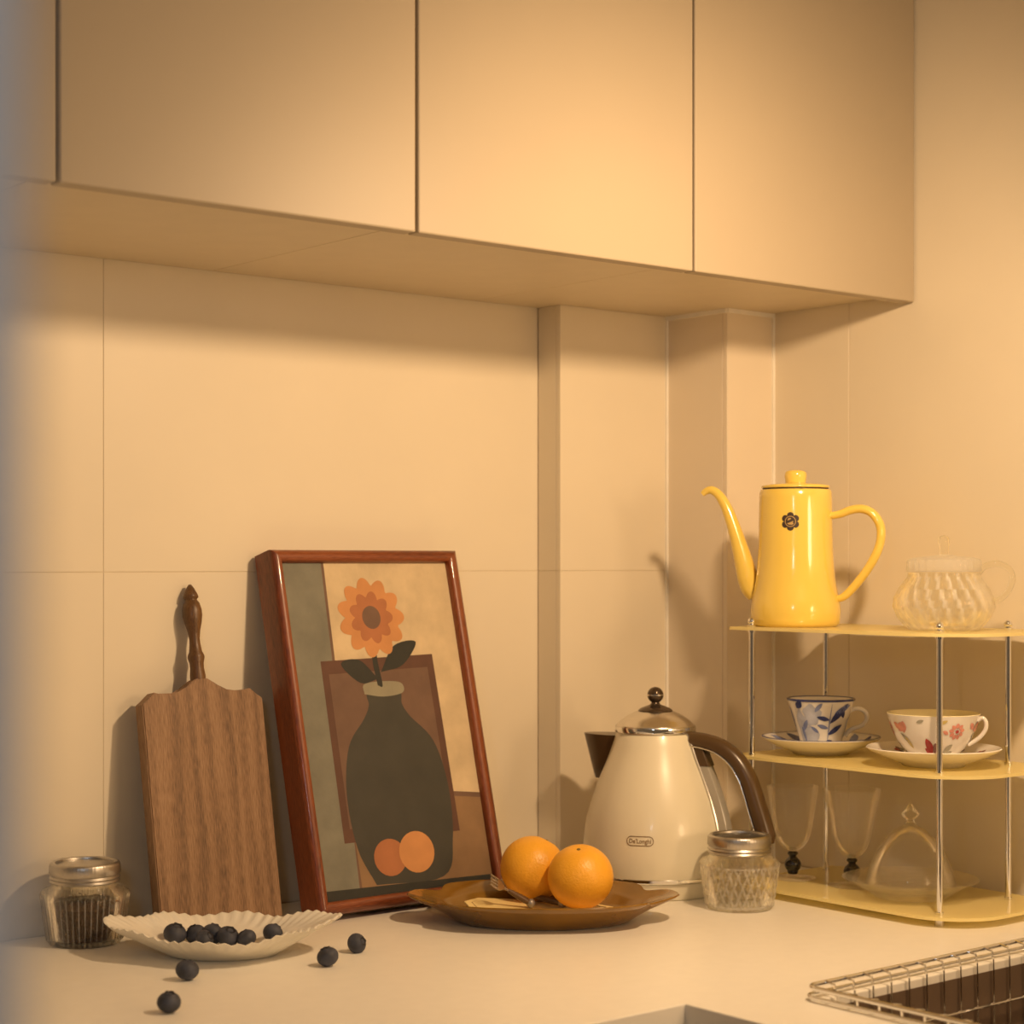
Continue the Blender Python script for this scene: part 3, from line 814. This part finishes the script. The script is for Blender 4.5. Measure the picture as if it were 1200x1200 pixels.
# badge: outlined oval and lettering wrapped on the body
wf = wrapper(KR, math.asin(-.0245/.0868)-KROT, .0725, .0005)
bm = bmesh.new()
def stad(k):                           # stadium outline radius function as points
    P = []; hx, hy = .0165*1, .0058
    r = hy*k; c = hx-hy
    for j in range(14): a = -PI/2+PI*j/13; P.append((c+r*math.cos(a), r*math.sin(a)))
    for j in range(1, 8): P.append((c-2*c*j/8, r))
    for j in range(14): a = PI/2+PI*j/13; P.append((-c+r*math.cos(a), r*math.sin(a)))
    for j in range(1, 8): P.append((-c+2*c*j/8, -r))
    return P
A = [bm.verts.new(wf(*p)) for p in stad(1.0)]; B = [bm.verts.new(wf(*p)) for p in stad(.84)]
for k in range(len(A)): bm.faces.new((A[k], A[(k+1) % len(A)], B[(k+1) % len(A)], B[k]))
bd = finish('badge', bm, M['logo'], kt, smooth=False)
tcu = bpy.data.curves.new('lettering', 'FONT'); tcu.body = "De'Longhi"; tcu.size = .0078; tcu.align_x = 'CENTER'; tcu.align_y = 'CENTER'; tcu.resolution_u = 3; tcu.offset = .00008
to = bpy.data.objects.new('tmp_text', tcu); C.objects.link(to)
bpy.context.view_layer.update()
tm = bpy.data.meshes.new_from_object(to.evaluated_get(bpy.context.evaluated_depsgraph_get()))
bpy.data.objects.remove(to)
xsx = [v.co.x for v in tm.vertices]; sc_ = .0262/(max(xsx)-min(xsx))
for v in tm.vertices: v.co = wf(v.co.x*sc_, v.co.y*sc_*1.15-.0003)
tm.materials.clear(); tm.materials.append(M['logo'])
lo = bpy.data.objects.new('lettering', tm); C.objects.link(lo); lo.parent = bd

# ------------------------------------------------------------------ acrylic rack
RX0, RX1, RY0, RY1 = 1.655, 1.852, 1.248, 1.597
SZ = [.0085, .1640, .3200]; ST = .0036
rk = thing('tiered_rack', 'three-tier yellow acrylic rack with chrome posts against the right wall', 'rack', (RX0, RY0, 0))
def shelf(z):
    bm = bmesh.new(); Wd, Ln = RX1-RX0, RY1-RY0
    P = []
    for cx_, cy_, r, a0 in ((Wd-.018, Ln-.018, .018, 0), (.006, Ln-.006, .006, PI/2), (.072, .072, .072, PI), (Wd-.072, .072, .072, 1.5*PI)):
        for k in range(11):
            a = a0+PI/2*k/10; P.append((cx_+r*math.cos(a), cy_+r*math.sin(a)))
    A = [bm.verts.new((x, y, z)) for x, y in P]; B = [bm.verts.new((x, y, z+ST)) for x, y in P]
    bm.faces.new(A); bm.faces.new(B)
    for k in range(len(A)): bm.faces.new((A[k], A[(k+1) % len(A)], B[(k+1) % len(A)], B[k]))
    es = [e for e in bm.edges if abs(e.verts[0].co.z-e.verts[1].co.z) < 1e-6]
    bmesh.ops.bevel(bm, geom=es, offset=.0006, segments=1, affect='EDGES')
    finish('shelf', bm, M['shelf'], rk, angle=30)
for z in SZ: shelf(z)
POSTS = [(1.6675, 1.5680), (1.812, 1.576), (1.6790, 1.2960), (1.816, 1.304)]
for x, y in POSTS:
    lx, ly = x-RX0, y-RY0
    o = lathe('post', [(0, .004), (.0034, .004), (.0034, .3225), (0, .3225)], M['chrome'], rk, 20); o.location = (lx, ly, 0)
    f = lathe('finial', [(0, .3236), (.0050, .3236), (.0052, .3258), (.0036, .3266)]+[(.0049*math.cos(a), .3305+.0049*math.sin(a)) for a in [(-.3+.1*k)*PI for k in range(8)]]+[(0, .3354)], M['chrome'], o, 20)
    lathe('foot', [(0, 0), (.0056, 0), (.0058, .001), (.0058, .0084), (0, .0084)], M['steel'], o, 18)
    for z in (SZ[0]+ST, SZ[1]-.003, SZ[1]+ST, SZ[2]-.003):
        lathe('collar', [(.0034, z+.0001), (.0046, z+.0001), (.0046, z+.0028), (.0034, z+.0028)], M['chrome'], o, 16)
T1, T2, T3 = [z+ST+.0003 for z in SZ]

# ------------------------------------------------------------------ yellow enamel pot
YP = pos(932.3, 2.295)
POTR = .35; PK = 1.025     # the spout turns a little away from the camera
yp = thing('enamel_coffee_pot', 'tall yellow enamel coffee pot with slender spout on the top shelf', 'coffee pot', (YP[0], YP[1], T3), -THETA-POTR)
yprof = [(.0500, .0), (.0532, .0035), (.0546, .010), (.0550, .018), (.0545, .0255), (.0530, .034), (.0508, .044), (.0488, .056), (.0472, .070), (.0462, .083), (.0455, .100), (.0451, .118), (.0447, .140), (.0443, .158), (.0438, .1645), (.0425, .1672)]
lathe('body', [(.0005, 0)]+yprof+[(.0380, .1675), (.0380, .160), (.0005, .160)], M['yellow'], yp, 72, angle=50)
yl = lathe('lid', [(.0005, .1676), (.0395, .1688), (.0416, .1695), (.0420, .1708), (.0412, .1722), (.0330, .1738), (.0160, .1752), (.0126, .1760), (.0005, .1760)], M['yellow'], yp, 56, angle=50)
lathe('lid_gap_shade', [(.0375, .1660), (.0402, .1676), (.0402, .1690), (.0375, .1690)], M['emblem'], yl, 56)  # dark ring added for the shade in the gap under the lid
lathe('knob', [(.0005, .1755), (.0124, .1755), (.0127, .1775), (.0130, .1800), (.0136, .1840), (.0134, .1872), (.0118, .1898), (.0080, .1912), (.0005, .1916)], M['yellow'], yl, 36, angle=50)
k_ = .0010447/2.857
SPp = [(120, 170, .0034), (133, 160, .0044), (152, 157, .0052), (176, 174, .0058), (200, 214, .0068), (221, 272, .0080), (241, 340, .0098), (258, 405, .0120), (270, 455, .0132), (281, 495, .0122), (292, 524, .0075)]
P = catmull([((x-433)*k_*(1+(PK-1)*min(1, (290-x)/100)), 0, (617-y)*k_) for x, y, r in SPp], 5); Rr = interp([r for x, y, r in SPp], 5)
tube('spout', P, Rr, M['yellow'], yp, 20, angle=60)
k_ = .0010447/5.4545
HP2 = [(500, 366, 0.0045), (530, 364, 0.0047), (575, 354, 0.0050), (630, 332, 0.0054), (695, 325, 0.0055), (755, 350, 0.0055), (800, 410, 0.0055), (814, 480, 0.0055), (798, 575, 0.0055), (745, 685, 0.0055), (672, 790, 0.0053), (605, 868, 0.0050), (565, 893, 0.0045), (530, 893, 0.0040)]
P = catmull([((x-282)*k_*(1+(PK-1)*max(0, min(1, (x-540)/150))), 0, (1072-y)*k_) for x, y, r in HP2], 5); Rr = interp([r for x, y, r in HP2], 5)
tube('handle', P, Rr, M['yellow'], yp, 16, 1.5, (0, 1, 0), angle=60)
YR = rad_at(yprof)
wf = wrapper(YR, math.asin(-.0126/.0445)+POTR, .1275, .0003); wf2 = wrapper(YR, math.asin(-.0126/.0445)+POTR, .1275, .0006)
bm = bmesh.new()
disc2(bm, wf, 0, 0, .0112, 0, 72, rings=5, shape=lambda a: .70+.30*abs(math.sin(3*a))**.55)
disc2(bm, wf2, 0, 0, .0066, 1, 40, rings=1, r0=.0058)
leaf2(bm, wf2, (-.004, -.0025), (.0035, .0005), .0014, 1, bend=-.0015)
leaf2(bm, wf2, (-.0035, .0012), (.001, .0036), .0010, 1, bend=.0006)
leaf2(bm, wf2, (.000, -.0040), (.0040, -.0020), .0008, 1)
finish('flower_emblem', bm, [M['emblem'], M['emblem2']], yp, smooth=False)

# ------------------------------------------------------------------ glass sugar pot
GP = pos(1106, 2.149)
gp = thing('glass_sugar_pot', 'clear swirled glass lidded pot on the top shelf beside the yellow pot', 'glass pot', (GP[0], GP[1], T3), -THETA)
gprof = [(.0005, .002), (.030, .002), (.036, .0), (.040, .001), (.046, .007), (.0525, .016), (.0570, .027), (.0560, .037), (.0505, .048), (.0440, .057), (.0410, .062), (.0405, .066), (.0385, .066), (.0385, .061), (.047, .047), (.0530, .035), (.0535, .026), (.0480, .014), (.0390, .006), (.0005, .005)]
def fg(a, r, z, i):
    wgt = max(0, min(1, (r-.038)/.008))
    q = 1+wgt*.05*(abs(math.sin(11*a+z*75))-.5)
    return (r*q*math.cos(a), r*q*math.sin(a), z)
lathe2('glass_body', gprof, [M['pressed'], M['ridge']], gp, 176, fg, lambda a, r, z: int(r > .041 and abs(math.sin(11*a+z*75)) > .86))
def fl_(a, r, z, i):
    q = 1+(.02*math.cos(28*a) if 2 <= i <= 5 else 0)
    return (r*q*math.cos(a), r*q*math.sin(a), z)
gl_ = lathe('lid', [(.0005, .0685), (.036, .0685), (.0405, .0672), (.0415, .069), (.0415, .079), (.0400, .0815), (.034, .0835), (.015, .0855), (.0055, .0870), (.0005, .0870)], M['ridge'], gp, 112, fl_, angle=50)
lathe('knob', [(.0005, .0865), (.0050, .0865), (.0052, .0900), (.0060, .0960), (.0066, .1015), (.0060, .1055), (.0038, .1082), (.0005, .1090)], M['pressed'], gl_, 24, angle=60)
P = catmull([(.037, -.012, .066), (.045, -.014, .074), (.058, -.017, .0765), (.0705, -.019, .070), (.0735, -.020, .058), (.068, -.019, .044), (.058, -.017, .034), (.0515, -.014, .033)], 6)
tube('handle', P, .0036, M['pressed'], gp, 14, angle=60)

# ------------------------------------------------------------------ cups and saucers
CP1 = pos(962, 2.287); CP2 = pos(1094, 2.155)
s1 = thing('saucer', 'white saucer with navy leaf rim under the blue cup', 'saucer', (CP1[0], CP1[1], T2), -THETA, 'saucers on the middle shelf')
def saucer_prof(r):
    return [(.0005, .002), (.40*r, .002), (.42*r, 0), (.46*r, 0), (.50*r, .003), (.75*r, .010), (.97*r, .0185), (r, .0205), (.985*r, .0215), (.95*r, .0200), (.75*r, .0125), (.52*r, .0062), (.45*r, .0052), (.40*r, .0060), (.0005, .0060)]
lathe('saucer_body', saucer_prof(.0722), M['china'], s1, 72, angle=60)
def flatwrap(r):
    R_ = sorted(((.95*r, .0200), (.75*r, .0125), (.52*r, .0062), (.40*r, .0060), (r, .0216)))
    def f(x, y):
        q = math.hypot(x, y)
        for (a, za), (b, zb) in zip(R_, R_[1:]):
            if q <= b: return (x, y, za+(zb-za)*max(0, q-a)/(b-a)+.0006)
        return (x, y, R_[-1][1]+.0006)
    return f
fw = flatwrap(.0722); bm = bmesh.new()
for k in range(14):
    a = 2*PI*k/14; b = a+.30
    leaf2(bm, fw, (.048*math.cos(a), .048*math.sin(a)), (.068*math.cos(b), .068*math.sin(b)), .0055, k % 2, n=6)
n_ = 60
A = [bm.verts.new((.0700*math.cos(2*PI*k/n_), .0700*math.sin(2*PI*k/n_), .0221)) for k in range(n_)]; B = [bm.verts.new((.0721*math.cos(2*PI*k/n_), .0721*math.sin(2*PI*k/n_), .0218)) for k in range(n_)]
for k in range(n_): bm.faces.new((A[k], A[(k+1) % n_], B[(k+1) % n_], B[k]))
finish('painted_leaves', bm, [M['navy'], M['midblue']], s1, smooth=False)['kind'] = 'stuff'
c1 = thing('teacup', 'white conical cup painted with blue leaves on the middle shelf', 'cup', (CP1[0], CP1[1], T2+.0056), -THETA, 'cups on the middle shelf')
c1p = [(.0215, .0), (.0235, .0015), (.0238, .004), (.0275, .018), (.0330, .037), (.0385, .054), (.0410, .0615)]
lathe('cup_body', [(.0005, .0015), (.020, .0015)]+c1p+[(.0400, .0622), (.0385, .0612), (.0310, .037), (.0250, .018), (.0205, .005), (.0005, .0045)], M['china'], c1, 64, angle=60)
lathe('rim_shade_line', [(.0405, .0600), (.0413, .0602), (.0416, .0622), (.0401, .0629), (.0391, .0620)], M['navy'], c1, 64)  # navy band painted for the shaded inside of the cup
lathe('inner_shade_disc', [(.0005, .0520), (.0360, .0520), (.0364, .0518)], mat('cup_inner_shade', (.035, .014, .006), .1), c1, 40)  # added dark disc, paints the shade within the cup
CR = rad_at(c1p); wv_ = wrapper(CR, 0, .0, .0003); wv2 = wrapper(CR, 0, .0, .0006)
bm = bmesh.new()
for (cx_, cy_, a_, b_) in ((-.031, .030, .008, .020), (-.016, .044, .010, .013), (-.019, .016, .0105, .014), (.045, .03, .012, .014)):
    disc2(bm, lambda x, y: ((CR(y)+.0003)*math.sin(x/.033), -(CR(y)+.0003)*math.cos(x/.033), y), cx_, cy_, a_, 0, 22, b_, 5, shape=lambda a: 1+.14*math.sin(5*a)+.08*math.sin(3*a+1))
ff = lambda x, y: ((CR(y)+.0006)*math.sin(x/.033), -(CR(y)+.0006)*math.cos(x/.033), y)
for p, q, wd, mi in (((.004, .004), (.006, .058), .0006, 2), ((.004, .020), (.024, .032), .0034, 1), ((.006, .034), (.026, .058), .0042, 1), ((.010, .046), (.030, .056), .0036, 2), ((.018, .052), (.024, .040), .0030, 1),
                     ((.005, .038), (-.010, .042), .0026, 1), ((.004, .028), (-.010, .032), .0022, 2), ((.002, .004), (.011, .013), .0055, 1), ((-.004, .004), (-.010, .012), .003, 1),
                     ((-.034, .052), (-.026, .060), .004, 1), ((-.030, .024), (-.022, .038), .0028, 2), ((-.028, .010), (-.032, .030), .0022, 2), ((-.012, .048), (-.004, .059), .0022, 2), ((-.018, .03), (-.008, .022), .002, 2),
                     ((.06, .01), (.052, .045), .005, 1), ((.07, .02), (.085, .05), .005, 2), ((-.07, .01), (-.062, .05), .005, 1), ((-.055, .02), (-.05, .055), .004, 2)):
    leaf2(bm, ff, p, q, wd, mi)
finish('painted_leaves', bm, [M['chinablue'], M['navy'], M['midblue']], c1, smooth=False)['kind'] = 'stuff'
P = catmull([(.0325, 0, .044), (.038, -.001, .0485), (.046, -.002, .0500), (.0545, -.002, .0450), (.0555, -.002, .0360), (.049, -.002, .0290), (.040, -.001, .0255), (.0335, 0, .0215), (.0295, 0, .0155)], 6)
tube('handle', P, .0028, M['china'], c1, 12, 1.2, angle=60)

s2 = thing('saucer', 'white saucer with dark red flowers under the round floral cup', 'saucer', (CP2[0], CP2[1], T2), -THETA, 'saucers on the middle shelf')
lathe('saucer_body', saucer_prof(.0770), M['china'], s2, 72, angle=60)
fw = flatwrap(.0770); bm = bmesh.new()
for k in range(10):
    a = 2*PI*k/10+.2
    for j, (da, dr_) in enumerate(((0, .008), (.12, .003), (-.12, .003), (.05, -.006))):
        leaf2(bm, fw, (.057*math.cos(a), .057*math.sin(a)), ((.057+dr_)*math.cos(a+da), (.057+dr_)*math.sin(a+da)), .0030, (k+j) % 3, n=5)
finish('painted_flowers', bm, [M['mauve'], M['red'], M['sage']], s2, smooth=False)['kind'] = 'stuff'
c2 = thing('teacup', 'round white cup painted with red and pink flowers on the middle shelf', 'cup', (CP2[0], CP2[1], T2+.0056), -THETA, 'cups on the middle shelf')
c2p = [(.0210, .0), (.0225, .0015), (.0222, .004), (.0270, .0075), (.0350, .0150), (.0420, .0250), (.0475, .0370), (.0510, .0480), (.0532, .0545)]
lathe('cup_body', [(.0005, .0015), (.019, .0015)]+c2p, M['china'], c2, 72, angle=60)
lathe('cup_lining', [(.0532, .0545), (.0526, .0552), (.0516, .0545), (.0490, .0475), (.0455, .0370), (.0400, .0255), (.0330, .0160), (.0250, .0095), (.0005, .0075)], M['ivory'], c2, 72, angle=60)
CR2 = rad_at(c2p)
f2 = lambda x, y: ((CR2(y)+.0006)*math.sin(x/.046), -(CR2(y)+.0006)*math.cos(x/.046), y)
f2b = lambda x, y: ((CR2(y)+.0010)*math.sin(x/.046), -(CR2(y)+.0010)*math.cos(x/.046), y)
bm = bmesh.new()
def flower(cx_, cy_, R_, n, mi, wd, r0=.15):
    for k in range(n):
        a = 2*PI*k/n+.2
        leaf2(bm, f2, (cx_+r0*R_*math.cos(a), cy_+r0*R_*math.sin(a)), (cx_+R_*math.cos(a), cy_+R_*math.sin(a)), wd, mi, n=5)
for q in range(3):
    o_ = q*.098-.002
    flower(.018+o_, .037, .0098, 9, 1, .0022, .35); disc2(bm, f2b, .018+o_, .037, .0022, 0, 12, rings=2)
    for p, t_, wd, mi in (((-.010, .010), (-.017, .029), .0045, 0), ((-.008, .008), (-.020, .017), .0040, 0), ((-.006, .010), (-.006, .024), .0032, 3), ((-.004, .008), (-.014, .011), .0028, 0),
                          ((.006, .010), (.017, .022), .0034, 2), ((.010, .008), (.022, .013), .0026, 2), ((.004, .007), (.014, .009), .0024, 2),
                          ((-.040, .046), (-.052, .036), .0050, 1), ((-.042, .048), (-.044, .034), .0040, 1), ((-.044, .030), (-.038, .016), .0026, 4), ((-.050, .034), (-.040, .022), .002, 2),
                          ((.036, .046), (.044, .038), .0030, 1), ((-.002, .046), (.006, .050), .0018, 4), ((.002, .038), (.008, .034), .0020, 1), ((-.026, .047), (-.018, .050), .0018, 2)):
        leaf2(bm, f2, (p[0]+o_, p[1]), (t_[0]+o_, t_[1]), wd, mi)
finish('painted_flowers', bm, [M['red'], M['pink'], M['sage'], M['mauve'], mat('leaf_yellow', (.62, .50, .20), .2)], c2, smooth=False)['kind'] = 'stuff'
P = catmull([(.0455, -.022, .0480), (.050, -.0245, .0510), (.0535, -.0265, .0470), (.0535, -.0265, .0390), (.0490, -.0245, .0310), (.0425, -.0205, .0245), (.036, -.017, .0200)], 6)
tube('handle', P, .0024, M['china'], c2, 12, 1.3, (0, 1, 0), angle=60)

# ------------------------------------------------------------------ goblets
def goblet(label, loc, R_, H_):
    t = thing('goblet', label, 'goblet', loc, -THETA, 'black-stemmed goblets on the lower shelf')
    b0 = .0335
    o = [(.0005, b0), (.006, b0+.0005), (.012, b0+.004), (.0185, b0+.012), (.0235, b0+.026), (.0255, b0+.040), (.0285, b0+.056), (R_*.95, H_-.008), (R_, H_)]
    i_ = [(r-.0011, z+.0012) for r, z in reversed(o[1:-1])]
    lathe('bowl', o+[(R_-.0005, H_+.0006)]+i_+[(.0005, b0+.002)], M['glass'], t, 64, angle=60)
    lathe('stem_bead', [(0, .0050), (.0040, .0055), (.0070, .0085)]+[(.0104*math.cos(a), .0172+.0098*math.sin(a)) for a in [(-.28+.08*k)*PI for k in range(8)]]+[(.0044, .0270), (.0050, .0285), (.0066, .0300), (.0066, .0318), (.0045, .0334), (0, .0334)], M['bead'], t, 32, angle=50)
    lathe('foot', [(.0005, 0), (.028, 0), (.0288, .0008), (.028, .0016), (.014, .0028), (.0070, .0046), (.0060, .0056), (.0005, .0056)], M['glass'], t, 48, angle=60)
    lathe('foot_disc', [(.0005, .0056), (.0055, .0056), (.0065, .0072), (.0040, .0084), (.0005, .0084)], M['bead'], t, 24)
g1, g2 = pos(929, 2.306), pos(998.5, 2.252)
goblet('clear goblet with black bead stem beside the kettle handle', (g1[0], g1[1], T1), .0320, .1130)
goblet('clear goblet with black bead stem next to the glass dome', (g2[0], g2[1], T1), .0355, .1160)

# ------------------------------------------------------------------ butter dish
dp = pos(1067, 2.180)
dd = thing('glass_dish', 'round pressed glass plate under the glass dome', 'plate', (dp[0], dp[1], T1), -THETA)
def fdi(a, r, z, i):
    q = 1+(.012*abs(math.sin(20*a)) if r > .05 else 0)
    return (r*q*math.cos(a), r*q*math.sin(a), z)
lathe('dish_body', [(.0005, .002), (.034, .002), (.036, 0), (.042, 0), (.050, .006), (.060, .013), (.076, .0205), (.0782, .0220), (.0765, .0228), (.060, .0155), (.050, .0090), (.042, .0042), (.0005, .0042)], M['dishglass'], dd, 128, fdi, angle=60)
dm = thing('glass_dome', 'clear glass dome with pointed finial covering the glass plate', 'dome', (dp[0], dp[1], T1+.0095), -THETA)
do = [(.0520, .0), (.0525, .003), (.0505, .014), (.0465, .028), (.0395, .044), (.0300, .057), (.0190, .0670), (.0100, .0725), (.0060, .0740)]
di = [(r-.0016, z-.0012) for r, z in reversed(do[:-1])]; di[-1] = (.0504, .0)
lathe('dome_shell', do+[(.0005, .0745), (.0005, .0725)]+di, M['glass'], dm, 72, angle=60, closed=True)
lathe('finial', [(.0005, .0738), (.0068, .0740), (.0072, .0755), (.0048, .0780), (.0046, .0800), (.0095, .0840), (.0104, .0870), (.0080, .0905), (.0045, .0945), (.0030, .0975), (.0005, .0990)], M['pressed'], dm, 24, angle=40)
